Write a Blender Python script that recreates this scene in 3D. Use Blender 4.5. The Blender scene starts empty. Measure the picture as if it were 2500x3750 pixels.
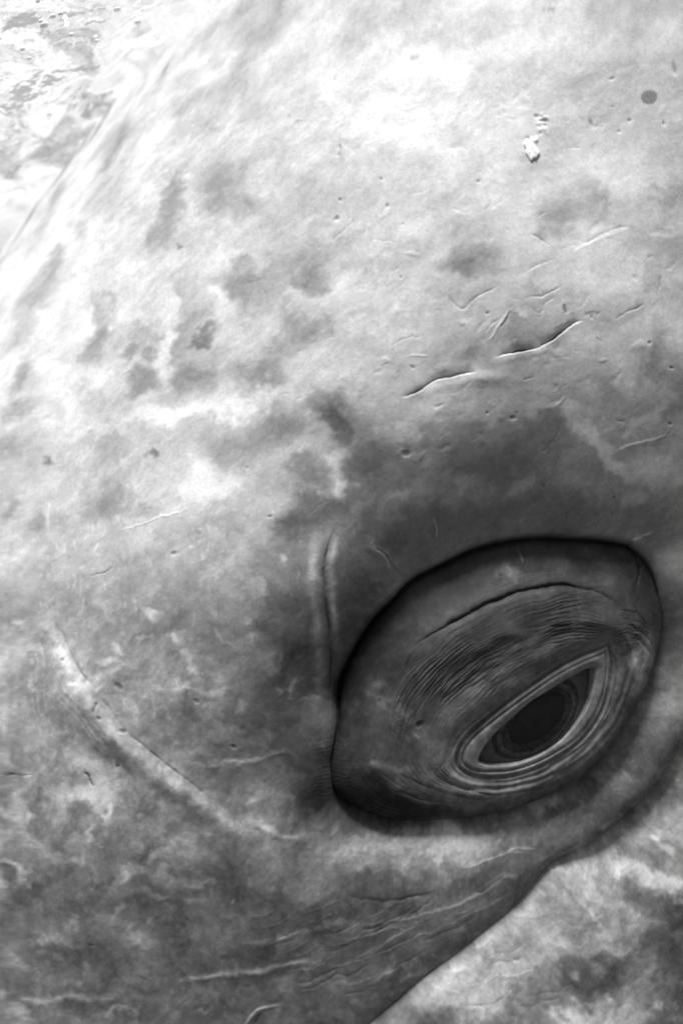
import bpy, math, random
import numpy as np
from mathutils import Matrix, Vector

# ---------------------------------------------------------------- frames, camera, world, sun, exposure
K = 0.0002            # metres of skin per photograph pixel at the plane through the eye
D = 1.10              # camera distance to that plane
ROLL = math.radians(29)
PITCH = math.radians(8)
up = Vector((-math.sin(ROLL) * math.cos(PITCH), math.sin(PITCH), math.cos(ROLL) * math.cos(PITCH)))
yw = (Vector((0, 1, 0)) - up * up.y).normalized()
xw = yw.cross(up)
R = Matrix((xw, yw, up)).to_4x4()          # whale frame -> world (z up)

scene = bpy.context.scene
coll = scene.collection

cam = bpy.data.cameras.new('camera')
cam.sensor_fit = 'VERTICAL'
cam.sensor_height = 36.0
cam.lens = 36.0 * D / (3750 * K)
cam.clip_start = 0.02
cam.clip_end = 2000.0
cam.dof.use_dof = True
cam.dof.focus_distance = 1.10
cam.dof.aperture_fstop = 4.0
cam_o = bpy.data.objects.new('camera', cam)
coll.objects.link(cam_o)
cam_o.matrix_world = R @ Matrix.Translation((0, -D, 0)) @ Matrix.Rotation(math.radians(90), 4, 'X')
scene.camera = cam_o

SUN_LOCAL = Vector((-0.07, -0.17, 0.97)).normalized()    # towards the sun, in the whale frame
sun_dir = (R.to_3x3() @ SUN_LOCAL).normalized()
elev = math.asin(sun_dir.z)
azim = math.atan2(sun_dir.x, sun_dir.y)

world = bpy.data.worlds.new('World')
scene.world = world
world.use_nodes = True
nt = world.node_tree
nt.nodes.clear()
sky = nt.nodes.new('ShaderNodeTexSky')
sky.sky_type = 'NISHITA'
sky.sun_disc = False
sky.sun_elevation = elev
sky.sun_rotation = azim
bw = nt.nodes.new('ShaderNodeRGBToBW')
bg = nt.nodes.new('ShaderNodeBackground')
bg.inputs['Strength'].default_value = 0.10
wo = nt.nodes.new('ShaderNodeOutputWorld')
nt.links.new(sky.outputs[0], bw.inputs[0])
nt.links.new(bw.outputs[0], bg.inputs[0])
nt.links.new(bg.outputs[0], wo.inputs[0])

sun = bpy.data.lights.new('sun', 'SUN')
sun.energy = 4.0
sun.angle = math.radians(24)
sun_o = bpy.data.objects.new('sun', sun)
coll.objects.link(sun_o)
sun_o.rotation_euler = sun_dir.to_track_quat('Z', 'Y').to_euler()
sun_o.location = sun_dir * 20

scene.view_settings.view_transform = 'Standard'
scene.view_settings.look = 'None'
scene.view_settings.exposure = 1.28
scene.view_settings.gamma = 1.0
scene.view_settings.use_curve_mapping = False
scene.cycles.use_denoising = True
scene.cycles.transparent_max_bounces = 12
scene.cycles.max_bounces = 8

# ---------------------------------------------------------------- helpers
def mat_new(name):
    m = bpy.data.materials.new(name)
    m.use_nodes = True
    m.node_tree.nodes.clear()
    return m, m.node_tree.nodes, m.node_tree.links


def link_mesh(name, me, mat, parent=None):
    o = bpy.data.objects.new(name, me)
    coll.objects.link(o)
    if mat:
        me.materials.append(mat)
    if parent:
        o.parent = parent
    return o


def perlin(x, y, seed):
    rng = np.random.RandomState(seed)
    perm = rng.permutation(256)
    perm = np.concatenate([perm, perm])
    ang = rng.rand(256) * 2 * np.pi
    gx, gy = np.cos(ang), np.sin(ang)
    xi = np.floor(x).astype(np.int64)
    yi = np.floor(y).astype(np.int64)
    xf, yf = x - xi, y - yi
    xi &= 255
    yi &= 255
    x1, y1 = (xi + 1) & 255, (yi + 1) & 255

    def g(ix, iy, dx, dy):
        h = perm[perm[ix] + iy]
        return gx[h] * dx + gy[h] * dy
    uu = xf * xf * xf * (xf * (xf * 6 - 15) + 10)
    vv = yf * yf * yf * (yf * (yf * 6 - 15) + 10)
    a = g(xi, yi, xf, yf)
    b = g(x1, yi, xf - 1, yf)
    c = g(xi, y1, xf, yf - 1)
    d = g(x1, y1, xf - 1, yf - 1)
    return 1.5 * ((a + uu * (b - a)) * (1 - vv) + (c + uu * (d - c)) * vv)


def fbm(x, y, cell, octs, seed, gain=0.5):
    out = np.zeros(np.broadcast(x, y).shape)
    amp, f = 1.0, 1.0 / cell
    for k in range(octs):
        out += amp * perlin(x * f + 17.3 * k, y * f + 5.1 * k, seed + k)
        amp *= gain
        f *= 2.0
    return out


def sst(e0, e1, x):
    t = np.clip((x - e0) / (e1 - e0), 0, 1)
    return t * t * (3 - 2 * t)


# ---------------------------------------------------------------- the whale's head: smooth body form
AA, BB, CC = 1.10, 0.50, 0.50
TH = math.radians(62)
E1 = np.array([math.cos(TH), math.sin(TH)])
E2 = np.array([-math.sin(TH), math.cos(TH)])
CEN = np.array([(1400 - 1250) * K * (D + CC) / D, CC, (1875 - 2100) * K * (D + CC) / D])
TMAX0, TMAX1 = 1.6, 1.1


def at(px, py):
    """photograph pixel -> place on the skin, in metres of the skin chart"""
    px = np.asarray(px, float)
    py = np.asarray(py, float)
    d = np.stack([(px - 1250) * K, np.full(px.shape, D), (1875 - py) * K], -1)
    o = np.array([0, -D, 0]) - CEN

    def q(v):
        return np.stack([(v[..., 0] * E1[0] + v[..., 2] * E1[1]) / AA, (v[..., 0] * E2[0] + v[..., 2] * E2[1]) / BB, v[..., 1] / CC], -1)
    qo, qd = q(o), q(d)
    a = (qd * qd).sum(-1)
    b = (qd * qo).sum(-1)
    c = (qo * qo).sum(-1) - 1
    disc = b * b - a * c
    t = (-b - np.sqrt(np.maximum(disc, 0))) / a
    p = qo + qd * t[..., None]
    p /= np.linalg.norm(p, axis=-1, keepdims=True)
    th = np.arccos(np.clip(-p[..., 2], -1, 1))
    rho = np.sqrt(p[..., 0] ** 2 + p[..., 1] ** 2) + 1e-12
    s1 = AA * th * p[..., 0] / rho
    s2 = BB * th * p[..., 1] / rho
    return np.stack([s1 * E1[0] + s2 * E2[0], s1 * E1[1] + s2 * E2[1]], -1)


def base(sx, sz):
    s1 = (sx * E1[0] + sz * E1[1]) / AA
    s2 = (sx * E2[0] + sz * E2[1]) / BB
    th = np.sqrt(s1 * s1 + s2 * s2) + 1e-12
    c1, c2 = s1 / th, s2 / th
    th = np.where(th < TMAX0, th, TMAX0 + TMAX1 * (1 - np.exp(-(th - TMAX0) / TMAX1)))
    q1, q2, q3 = np.sin(th) * c1, np.sin(th) * c2, -np.cos(th)
    X = CEN[0] + AA * q1 * E1[0] + BB * q2 * E2[0]
    Z = CEN[2] + AA * q1 * E1[1] + BB * q2 * E2[1]
    Y = CEN[1] + CC * q3
    n1, n2, n3 = q1 / AA, q2 / BB, q3 / CC
    N = np.stack([n1 * E1[0] + n2 * E2[0], n3, n1 * E1[1] + n2 * E2[1]], -1)
    N /= np.linalg.norm(N, axis=-1, keepdims=True)
    return np.stack([X, Y, Z], -1), N


def axis(stops, steps, far):
    """grid lines: close where the skin is seen sharp, wider towards the limb, ever wider out of sight"""
    a = np.concatenate([np.arange(stops[k], stops[k + 1], steps[k]) for k in range(len(steps))])
    st, v, left = steps[0], a[0], []
    while v > -far:
        st *= 1.12
        v -= st
        left.append(v)
    st, v, right = steps[-1], a[-1], []
    while v < far:
        st *= 1.12
        v += st
        right.append(v)
    return np.concatenate([left[::-1], a, right])


bx = np.concatenate([np.linspace(-40, 2540, 60), np.full(60, 2540), np.full(60, -40), np.linspace(-40, 2540, 60)])
by = np.concatenate([np.full(60, -40), np.linspace(-40, 3790, 60), np.linspace(-40, 3790, 60), np.full(60, 3790)])
bs = at(bx, by)
gx = axis([bs[:, 0].min(), at(150, 2200)[0], at(1100, 2200)[0], bs[:, 0].max()], [0.0046, 0.00108, 0.00064], 1.5)
gz = axis([bs[:, 1].min(), at(1700, 3150)[1], at(1700, 1000)[1], at(1700, 250)[1], bs[:, 1].max()], [0.00100, 0.00066, 0.00095, 0.0046], 1.5)
NX, NZ = len(gx), len(gz)
SX, SZ = np.meshgrid(gx, gz)                   # [row z, col x]
H = np.zeros((NZ, NX))                         # relief, metres
P = np.zeros((NZ, NX))                         # pigment, log scale
TX = np.zeros((NZ, NX))                        # sideways shift, metres: lips that lap over what lies below
TZ = np.zeros((NZ, NX))

# the places where noise bends outlines, so that no blotch is a clean ellipse
WX = 0.0020 * fbm(SX, SZ, 0.0055, 2, 15) + 0.010 * fbm(SX, SZ, 0.055, 2, 11) + 0.0045 * fbm(SX, SZ, 0.016, 3, 12)
WZ = 0.0020 * fbm(SX, SZ, 0.0055, 2, 25) + 0.010 * fbm(SX, SZ, 0.055, 2, 21) + 0.0045 * fbm(SX, SZ, 0.016, 3, 22)


def window(lo, hi):
    i0, i1 = np.searchsorted(gx, [lo[0], hi[0]])
    j0, j1 = np.searchsorted(gz, [lo[1], hi[1]])
    return slice(max(j0 - 1, 0), j1 + 1), slice(max(i0 - 1, 0), i1 + 1)


def blob(F, px, py, rx, ry, ang, val, soft=0.72, warp=1.15):
    c = at(px, py)
    t = math.radians(ang)
    a = at(px + rx * math.cos(t), py + rx * math.sin(t)) - c
    b = at(px - ry * math.sin(t), py + ry * math.cos(t)) - c
    ext = (np.abs(a) + np.abs(b)) * (1.3 + soft) + 0.014 * warp
    w = window(c - ext, c + ext)
    dx = SX[w] + warp * WX[w] - c[0]
    dz = SZ[w] + warp * WZ[w] - c[1]
    det = a[0] * b[1] - a[1] * b[0]
    p = (dx * b[1] - dz * b[0]) / det
    q = (a[0] * dz - a[1] * dx) / det
    r = np.sqrt(p * p + q * q)
    F[w] += val * (1 - sst(1 - soft, 1 + soft, r))


def spline(pts, closed=False, n=8):
    p = np.asarray(pts, float)
    if closed:
        p = np.vstack([p[-1], p, p[0], p[1]])
    else:
        p = np.vstack([2 * p[0] - p[1], p, 2 * p[-1] - p[-2]])
    out = []
    for i in range(1, len(p) - 2):
        t = np.linspace(0, 1, n, endpoint=False)[:, None]
        p0, p1, p2, p3 = p[i - 1], p[i], p[i + 1], p[i + 2]
        out.append(0.5 * (2 * p1 + (p2 - p0) * t + (2 * p0 - 5 * p1 + 4 * p2 - p3) * t ** 2 + (3 * p1 - p0 - 3 * p2 + p3) * t ** 3))
    out = np.vstack(out)
    if not closed:
        out = np.vstack([out, p[-2]])
    return out


def resample(F, xs, zs, xn, zn):
    fi = np.interp(xn, xs, np.arange(len(xs)))
    i0 = np.minimum(fi.astype(int), len(xs) - 2)
    fi = fi - i0
    G = F[:, i0] * (1 - fi) + F[:, i0 + 1] * fi
    fj = np.interp(zn, zs, np.arange(len(zs)))
    j0 = np.minimum(fj.astype(int), len(zs) - 2)
    fj = (fj - j0)[:, None]
    return G[j0] * (1 - fj) + G[j0 + 1] * fj


def curve_dist(w, poly, warp=0.0, reach=None, step=1):
    """distance to a polyline: unsigned, side sign, position along 0..1; beyond reach it is left huge"""
    if step > 1:
        jj, ii = np.arange(NZ)[w[0]], np.arange(NX)[w[1]]
        js, is_ = np.unique(np.append(jj[::step], jj[-1])), np.unique(np.append(ii[::step], ii[-1]))
        x, z = np.meshgrid(gx[is_], gz[js])
    else:
        x = SX[w] + warp * WX[w]
        z = SZ[w] + warp * WZ[w]
        cx_, cz_ = gx[w[1]], gz[w[0]]
    best = np.full(x.shape, 1e9)
    sg = np.zeros(x.shape)
    al = np.zeros(x.shape)
    seg = np.diff(poly, axis=0)
    ln = np.hypot(seg[:, 0], seg[:, 1]) + 1e-12
    cum = np.concatenate([[0], np.cumsum(ln)])
    for i in range(len(seg)):
        if reach is None:
            v = (slice(None), slice(None))
        else:
            lo, hi = np.minimum(poly[i], poly[i + 1]) - reach, np.maximum(poly[i], poly[i + 1]) + reach
            i0, i1 = np.searchsorted(cx_, [lo[0], hi[0]])
            j0, j1 = np.searchsorted(cz_, [lo[1], hi[1]])
            v = (slice(j0, j1), slice(i0, i1))
        rx, rz = x[v] - poly[i, 0], z[v] - poly[i, 1]
        t = np.clip((rx * seg[i, 0] + rz * seg[i, 1]) / ln[i] ** 2, 0, 1)
        ex, ez = rx - t * seg[i, 0], rz - t * seg[i, 1]
        d = ex * ex + ez * ez
        m = d < best[v]
        best[v] = np.where(m, d, best[v])
        sg[v] = np.where(m, np.sign(seg[i, 0] * rz - seg[i, 1] * rx), sg[v])
        al[v] = np.where(m, (cum[i] + t * ln[i]) / cum[-1], al[v])
    if step > 1:
        best = np.sqrt(best) * np.where(sg < 0, -1, 1)
        best = resample(best, gx[is_], gz[js], gx[w[1]], gz[w[0]])
        return np.abs(best), np.where(best < 0, -1.0, 1.0), resample(al, gx[is_], gz[js], gx[w[1]], gz[w[0]])
    return np.sqrt(best), sg, al


def line(pts, width, depth=0.0, pig=0.0, lip=0.0, taper=0.25, warp=0.35, pw=None, rough=0.7, one=False):
    """a crease (depth > 0, mm) or ridge (depth < 0) along photograph pixels; lip = raised bank on its left side, mm"""
    s = at(*np.array(pts, float).T)
    s = spline(s, n=5)
    wd = width * K * (0.6 if width < 12 else 0.9)
    pw = (pw or width * (0.6 if width < 12 else 0.9)) * K
    m = (14 if one else 4) * max(wd, pw) + 0.003 * warp
    w = window(s.min(0) - m, s.max(0) + m)
    if SX[w].size == 0:
        return
    d, sg, al = curve_dist(w, s, warp, m)
    tp = sst(0, taper, al) * sst(0, taper, 1 - al) if taper > 0 else 1.0
    tq = tp * np.clip(1 + rough * fbm(SX[w], SZ[w], 0.016, 2, 77), 0, 2)
    if one and depth > 0:
        # upper skin sinks into the crack, lower skin stands a little proud
        ds = d * sg
        k = 0.5 + 0.5 * np.tanh(ds / 0.0005)
        H[w] += depth * (0.00036 if width > 9 else 0.00024) * tq * (0.30 * np.exp(-d / (3.0 * wd)) * (1 - k) - np.exp(-d / (2.4 * wd)) * k - 0.5 * np.exp(-(d / 0.0007) ** 2))
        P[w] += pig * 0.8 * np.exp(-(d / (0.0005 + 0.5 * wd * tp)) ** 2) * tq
        return
    if depth > 0:
        wv = wd * 0.8 * (0.35 + 0.65 * tp)
        H[w] -= depth * (0.0008 if width > 10 else 0.00042) * np.exp(-(d / wv) ** 1.2) * tq
    else:
        H[w] -= depth * (0.00036 if width > 18 else 0.00020) * np.exp(-(d / wd) ** 2) * tp
    if lip:
        ds = d * sg
        H[w] += lip * 0.0004 * tq * np.exp(-((ds - 2.2 * wd) / (2.2 * wd)) ** 2)
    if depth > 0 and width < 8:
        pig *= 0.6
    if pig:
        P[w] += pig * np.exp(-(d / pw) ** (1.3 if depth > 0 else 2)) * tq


def crop(ox, oy, f, pts):
    return [(ox + x * f, oy + y * f) for x, y in pts]


def Z1(*p): return crop(0, 0, 0.797, p)
def Z2(*p): return crop(1250, 0, 0.797, p)
def Z3(*p): return crop(0, 1000, 0.797, p)
def Z4(*p): return crop(1250, 1000, 0.797, p)
def Z5(*p): return crop(0, 2000, 0.797, p)
def Z6(*p): return crop(1150, 1900, 0.861, p)
def Z7(*p): return crop(0, 2900, 0.797, p)
def Z8(*p): return crop(1250, 2900, 0.797, p)


# ---------------------------------------------------------------- broad relief
H += 0.006 * fbm(SX, SZ, 0.22, 2, 31) + 0.0011 * fbm(SX, SZ, 0.06, 2, 32)
H += 0.00006 * fbm(SX, SZ, 0.010, 2, 33)

def soften(F, n, times=3):
    k = 2 * n + 1
    for _ in range(times):
        for axn in (0, 1):
            pad = [(n + 1, n) if a == axn else (0, 0) for a in (0, 1)]
            c = np.cumsum(np.pad(F, pad, mode='edge'), axis=axn)
            F = (np.take(c, range(k, c.shape[axn]), axn) - np.take(c, range(0, c.shape[axn] - k), axn)) / k
    return F


# mouth line: the cheek laps over the lower jaw
mouth = Z8((-420, 1420), (-150, 1260), (60, 1095), (210, 975), (290, 910), (360, 850), (430, 800), (520, 735), (620, 655), (720, 580), (800, 508), (860, 435), (905, 375), (960, 318), (1050, 270), (1130, 235), (1200, 190), (1260, 140), (1310, 90), (1370, 40), (1410, 0))
mouth += [(2430, 2815), (2480, 2735), (2560, 2620), (2680, 2440), (2850, 2200)]
mouth = [(1250 + (x - 1250) * 1.012, 1875 + (y - 1875) * 1.012) for x, y in mouth]
mp = spline(at(*np.array(mouth).T), n=5)
mlo, mhi = mp.min(0) - 0.30, mp.max(0) + 0.30
mw = window(mlo, mhi)
d, sg, al = curve_dist(mw, mp, step=3)
sd = d * sg                                     # positive above the line (cheek), negative on the jaw
fade = sst(0.02, 0.30, al)
side = np.where(sd < 0, 1.0, 0.0)
jw = 0.014 + 0.012 * sst(0.30, 0.62, al)         # the groove opens out towards the mouth corner
mo = 0.2 + 0.8 * sst(0.38, 0.62, al)
jaw = -0.010 * mo * np.exp(-(d / jw) ** 1.5) + 0.072 * sst(-0.035 - 0.02 * (1 - mo), 0.19, d) - 0.012 * np.exp(-d / 0.004)
cheek = -0.012 * np.exp(-(d / 0.0025) ** 1.0) + 0.006 * mo * np.exp(-((d - 0.012) / 0.022) ** 2)
Mr = (0.25 + 0.75 * fade) * np.where(sd < 0, jaw * (1 - sst(0.2, 0.3, d)), cheek)
H[mw] += Mr + (soften(Mr, 26) - Mr) * sst(0.020, 0.070, d)


def shift_across(w, dist, amount):
    gz_, gx_ = np.gradient(dist, gz[w[0]], gx[w[1]])
    n = np.hypot(gx_, gz_) + 1e-9
    TX[w] += amount * gx_ / n
    TZ[w] += amount * gz_ / n


shift_across(mw, sd, (0.3 + 0.7 * fade) * np.where(sd < 0, 0.0060 * np.exp(-d / 0.006), -0.0050 * np.exp(-d / 0.008)))
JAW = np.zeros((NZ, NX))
mk = sst(0.45, 0.75, al)                        # shade under the lip painted into the pigment, broader towards the mouth corner
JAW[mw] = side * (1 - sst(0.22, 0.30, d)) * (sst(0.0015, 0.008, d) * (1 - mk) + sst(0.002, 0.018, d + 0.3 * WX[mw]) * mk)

# ---------------------------------------------------------------- the eye: lid dome set in its socket
L0 = Z6((95, 870), (92, 730), (140, 600), (240, 440), (330, 350), (420, 262), (560, 195), (700, 135), (850, 104), (980, 92), (1150, 100), (1300, 113), (1395, 135), (1448, 185), (1475, 260), (1496, 350), (1506, 450), (1482, 580), (1440, 680), (1380, 800), (1310, 920), (1240, 1020), (1150, 1095), (1040, 1160), (900, 1215), (760, 1250), (600, 1270), (450, 1278), (320, 1265), (200, 1225), (100, 1165), (66, 1060), (80, 960))
R1 = Z6((615, 1050), (624, 985), (665, 925), (740, 860), (860, 768), (960, 698), (1050, 640), (1150, 590), (1225, 562), (1264, 545), (1276, 575), (1281, 640), (1265, 750), (1225, 850), (1150, 950), (1050, 1022), (950, 1072), (850, 1102), (760, 1108), (690, 1102), (640, 1080))
R0 = Z6((697, 1045), (712, 998), (765, 928), (835, 865), (920, 790), (1020, 727), (1120, 668), (1185, 636), (1212, 632), (1221, 650), (1216, 710), (1190, 800), (1140, 880), (1080, 948), (1010, 1000), (930, 1040), (850, 1064), (760, 1070), (715, 1060))


def closed_dist(w, pts, step=1):
    poly = spline(at(*np.array(pts).T), closed=True, n=4)
    poly = np.vstack([poly, poly[0]])
    d, sg, al = curve_dist(w, poly, step=step)
    x, z = SX[w], SZ[w]
    ins = np.zeros(x.shape, bool)
    for i in range(len(poly) - 1):
        (x0, z0), (x1, z1) = poly[i], poly[i + 1]
        if z0 == z1:
            continue
        m = (z0 > z) != (z1 > z)
        ins ^= m & (x < (x1 - x0) * (z - z0) / (z1 - z0) + x0)
    return np.where(ins, d, -d), al




def sunk(pts, depth):
    """outlines that lie below the smooth body form: where they stand on the form itself"""
    k = 1 + depth / D
    return [(1250 + (x - 1250) * k, 1875 + (y - 1875) * k) for x, y in pts]


R0 = [(1150 + 0.861 * (972 + (((x - 1150) / 0.861) - 972) * 0.955), 1900 + 0.861 * (866 + (((y - 1900) / 0.861) - 866) * 0.955)) for x, y in R0]
L0, R1, R0 = sunk(L0, 0.028), sunk(R1, 0.009), sunk(R0, 0.009)
l0s = at(*np.array(L0).T)
ow = window(l0s.min(0) - 0.21, l0s.max(0) + 0.21)
ew = window(l0s.min(0) - 0.006, l0s.max(0) + 0.006)
dW, _ = closed_dist(ow, L0, 3)                  # > 0 inside the lid
jo, io = ew[0].start - ow[0].start, ew[1].start - ow[1].start
d0, al0 = closed_dist(ew, L0, 2)
d1, _ = closed_dist(ew, R1)                     # > 0 inside the rim line
dR, _ = closed_dist(ew, R0)                     # > 0 inside the opening
# above the line between the two corners of the lids the edge is a brow, below it a rounded lower lid
ca, cb = at(*np.array(Z6((60, 1120))[0])), at(*np.array(Z6((1500, 420))[0]))
cd = (cb - ca) / np.linalg.norm(cb - ca)
def brow_share(w):
    return sst(-0.055, 0.055, cd[0] * (SZ[w] - ca[1]) - cd[1] * (SX[w] - ca[0]))


crn_l, crn_r = at(*np.array(Z6((70, 1060))[0])), at(*np.array(Z6((1490, 330))[0]))


def corner_calm(w, lo_l, lo_r):
    """at both corners of the lids the seam fades and the lid runs into the skin"""
    kl = sst(0.008, 0.060, np.hypot(SX[w] - crn_l[0], SZ[w] - crn_l[1]))
    kr = sst(0.008, 0.060, np.hypot(SX[w] - crn_r[0], SZ[w] - crn_r[1]))
    return (lo_l + (1 - lo_l) * kl) * (lo_r + (1 - lo_r) * kr)


to = brow_share(ow)
dout = np.maximum(-dW, 0)
H[ow] += ((-0.024 * to - 0.018 * (1 - to)) * np.exp(-(dout / (0.054 * to + 0.036 * (1 - to))) ** 1.3)
          - (0.012 * to + 0.012 * (1 - to)) * np.exp(-dout / 0.012) - 0.010 * (1 - to) * np.exp(-dout / 0.003)) * corner_calm(ow, 0.55, 0.55) * (1 - sst(0.11, 0.19, dout))
tt = brow_share(ew)
din = np.maximum(d0, 0)
PLAT = -0.010
hi_ = -0.041 * tt - 0.0165 * (1 - tt)
Li = 0.060 * tt + 0.018 * (1 - tt)
x_ = np.clip(din / Li, 0, 1)
dome = np.sqrt(np.clip(1 - (1 - x_) ** 2, 0, 1)) * (1 - tt) + (0.55 * (1 - (1 - x_) ** 2) + 0.45 * sst(0, 1, x_)) * tt
hi_ = PLAT + (hi_ - PLAT) * corner_calm(ew, 0.55, 0.55)
Hin = hi_ + (PLAT - hi_) * dome

Hs = soften(Hin, 9)
Hin = Hin + (Hs - Hin) * sst(0.002, 0.014, din)
edge = sst(-0.0012, 0.0012, d0)
H[ew] = H[ew] * (1 - edge) + Hin * edge
shift_across(ew, d0, (1 - tt) * np.where(d0 > 0, -0.0035 * np.exp(-din / 0.006), 0.0035 * np.exp(np.minimum(d0, 0) / 0.004) * sst(-0.006, -0.003, d0)))
# narrow dark seam along the outline
H[ew] -= 0.010 * np.exp(-(d0 / 0.0026) ** 2) * corner_calm(ew, 0.1, 0.1) * (0.45 + 0.55 * tt)

# 0 at the outer seam, 1 at the rim line
dl = np.maximum(-d1, 0)
tl = np.clip(din / (din + dl + 1e-9), 0, 1) * (d0 > 0)
tl = tl + (soften(tl, 6) - tl) * sst(0.0, 0.006, din) * sst(0.0, 0.006, dl)
# gentle roll of the lid towards the eye, rim, opening
H[ew] += edge * (0.0025 * np.exp(-((dl - 0.016) / 0.013) ** 2)) * (d1 < 0)
rim = sst(-0.001, 0.001, d1)
dr_out = np.maximum(-dR, 0)
H[ew] += rim * 0.0012 * np.exp(-((dr_out - 0.006) / 0.0055) ** 2)
H[ew] -= 0.0017 * np.exp(-(d1 / 0.0017) ** 2)
H[ew] -= 0.0013 * np.exp(-((d1 - 0.0046) / 0.0011) ** 2) * sst(0.45, 0.7, 1 - tt)
H[ew] -= 0.0006 * np.exp(-((d1 + 0.0042) / 0.0014) ** 2) * (1 - tt)
H[ew] -= 0.034 * sst(-0.0004, 0.0030, dR)

# fine concentric wrinkles of the lid
nz_ = fbm(SX[ew], SZ[ew], 0.030, 3, 41)
nz2 = fbm(SX[ew], SZ[ew], 0.045, 2, 45)
eo = at(*np.array(Z6((930, 860))[0]))
ex_, ez_ = SX[ew] - eo[0], SZ[ew] - eo[1]
th_ = np.arctan2(-(ex_ * cd[0] + ez_ * cd[1]), (-cd[1] * ex_ + cd[0] * ez_)) # the angle's seam falls on the lower lid
na = perlin(tl * 40 + 0.5 * nz_, th_ * 1.5 + 3, 141)
nb_ = perlin(tl * 66 + 0.9 * nz_ + 9, th_ * 2.4 + 7, 142)
wr = np.clip(1 - 3.2 * np.abs(na), 0, 1) + 0.75 * np.clip(1 - 2.6 * np.abs(nb_), 0, 1)
mid = np.exp(-((tl - 0.58) / 0.25) ** 2) * sst(0.25, 0.7, tt + 0.15 * nz2) + np.exp(-((tl - 0.25) / 0.22) ** 2) * sst(0.75, 0.45, tt) * 0.45
cr = at(*np.array(Z6((1440, 330))[0]))
mid = np.clip(mid * (0.75 + 1.0 * nz2 + 0.5 * nz_), 0, 1.2) * sst(0.022, 0.050, np.hypot(SX[ew] - cr[0], SZ[ew] - cr[1]))
WRK = edge * wr * mid
H[ew] += edge * (1 - rim) * 0.0009 * perlin(tl * 8 + 0.6 * nz2, th_ * 1.1 + 5, 143) * sst(0.0, 0.15, tl)
H[ew] -= 0.00042 * WRK
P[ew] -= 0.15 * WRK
ph2 = tl * 26 + 0.7 * fbm(SX[ew], SZ[ew], 0.04, 3, 47)
w2 = (1 - np.abs(np.sin(np.pi * ph2))) ** 3
H[ew] -= 0.0010 * np.clip(0.4 + 1.2 * nz_, 0, 1.2) * w2 * edge * (1 - rim) * (0.5 + 0.5 * nz2) * sst(0.45, 0.1, tt) * sst(0.02, 0.12, tl)

# fold of the upper lid, and its lesser companions
line(Z6((400, 640), (430, 560), (520, 498), (620, 450), (700, 405), (780, 366), (900, 326), (1000, 305), (1100, 300), (1200, 315), (1290, 350), (1345, 405)), 13, 3.6, -0.5, lip=2.4, taper=0.35, warp=0.14, rough=0.4)
line(Z6((520, 330), (560, 300), (620, 262), (690, 226)), 7, 0.9, -0.2, taper=0.4, warp=0.1)
line(Z6((880, 480), (960, 464), (1060, 455), (1160, 450), (1240, 470)), 6, 0.9, -0.2, warp=0.14)
line(Z6((380, 690), (420, 590), (500, 520)), 8, 0.9, -0.2, warp=0.14)
for k in range(9):
    o = k * 17
    line(Z6((900 + 12 * k, 590 - o), (1000, 545 - o), (1100, 520 - o * 0.95), (1220, 520 - o * 0.8), (1320, 560 - o * 0.9)), 5, 0.7, -0.16, warp=0.14, taper=0.4)
line(Z6((1380, 122), (1425, 150), (1442, 200), (1430, 260), (1390, 325)), 11, 2.2, -0.4, lip=1.0)
# bottom folds of the lower lid
line(Z6((500, 1100), (600, 1150), (720, 1178), (860, 1180), (1000, 1150), (1120, 1080)), 8, 1.5, -0.25, warp=0.14, lip=0.8)
line(Z6((340, 1090), (460, 1150), (600, 1190), (760, 1205), (900, 1190)), 8, 1.3, -0.22, warp=0.14)
line(Z6((250, 1130), (400, 1195), (560, 1225), (740, 1222)), 8, 0.9, -0.15, warp=0.14)
line(Z6((1290, 560), (1310, 660), (1300, 760), (1260, 850)), 8, 1.2, -0.15, lip=0.7)
line(Z6((1340, 480), (1375, 580), (1375, 690), (1340, 800)), 9, 1.4, -0.2, lip=0.8)
line(Z6((1420, 540), (1425, 620), (1400, 720)), 9, 0.9, -0.1)
# wrinkles gathered at the two corners
rnd = random.Random(5)
for k in range(16):
    a = -1.0 + k * 0.12
    x0, y0 = 1395 + rnd.uniform(-20, 20), 400 + 8 * k
    line(Z6((x0 - 90 - 5 * k, y0 - 10 + 3 * k), (x0, y0), (x0 + 45 + 3 * k, y0 + 40 + 6 * k)), 5, 0.8, -0.14, warp=0.3)
for k in range(16):
    y0 = 960 + k * 17
    line(Z6((-70 + rnd.uniform(-30, 20), y0 + 30 - k), (30, y0 + 8), (120, y0 - 10 + 2 * k), (250, y0 + 10 + 4 * k)), 5.5, 0.4, -0.10, warp=0.4, taper=0.45)

# ---------------------------------------------------------------- ridges and creases of the skin
# ridge with its crease, running down to the corner below the eye
rid = Z5((190, 230), (240, 320), (290, 400), (320, 470), (370, 560), (440, 650), (510, 750), (580, 845), (650, 905), (720, 965), (800, 1025), (880, 1085), (960, 1150), (1040, 1205), (1100, 1250)) + [(957, 3035), (1080, 3085)]
line([(x - 26, y + 22) for x, y in rid], 50, -1.9, 0.50, taper=0.18, warp=0.2, pw=34)
line(rid[:-2], 7, 1.0, -0.26, taper=0.3, warp=0.14, rough=1.2, pw=5)
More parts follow.
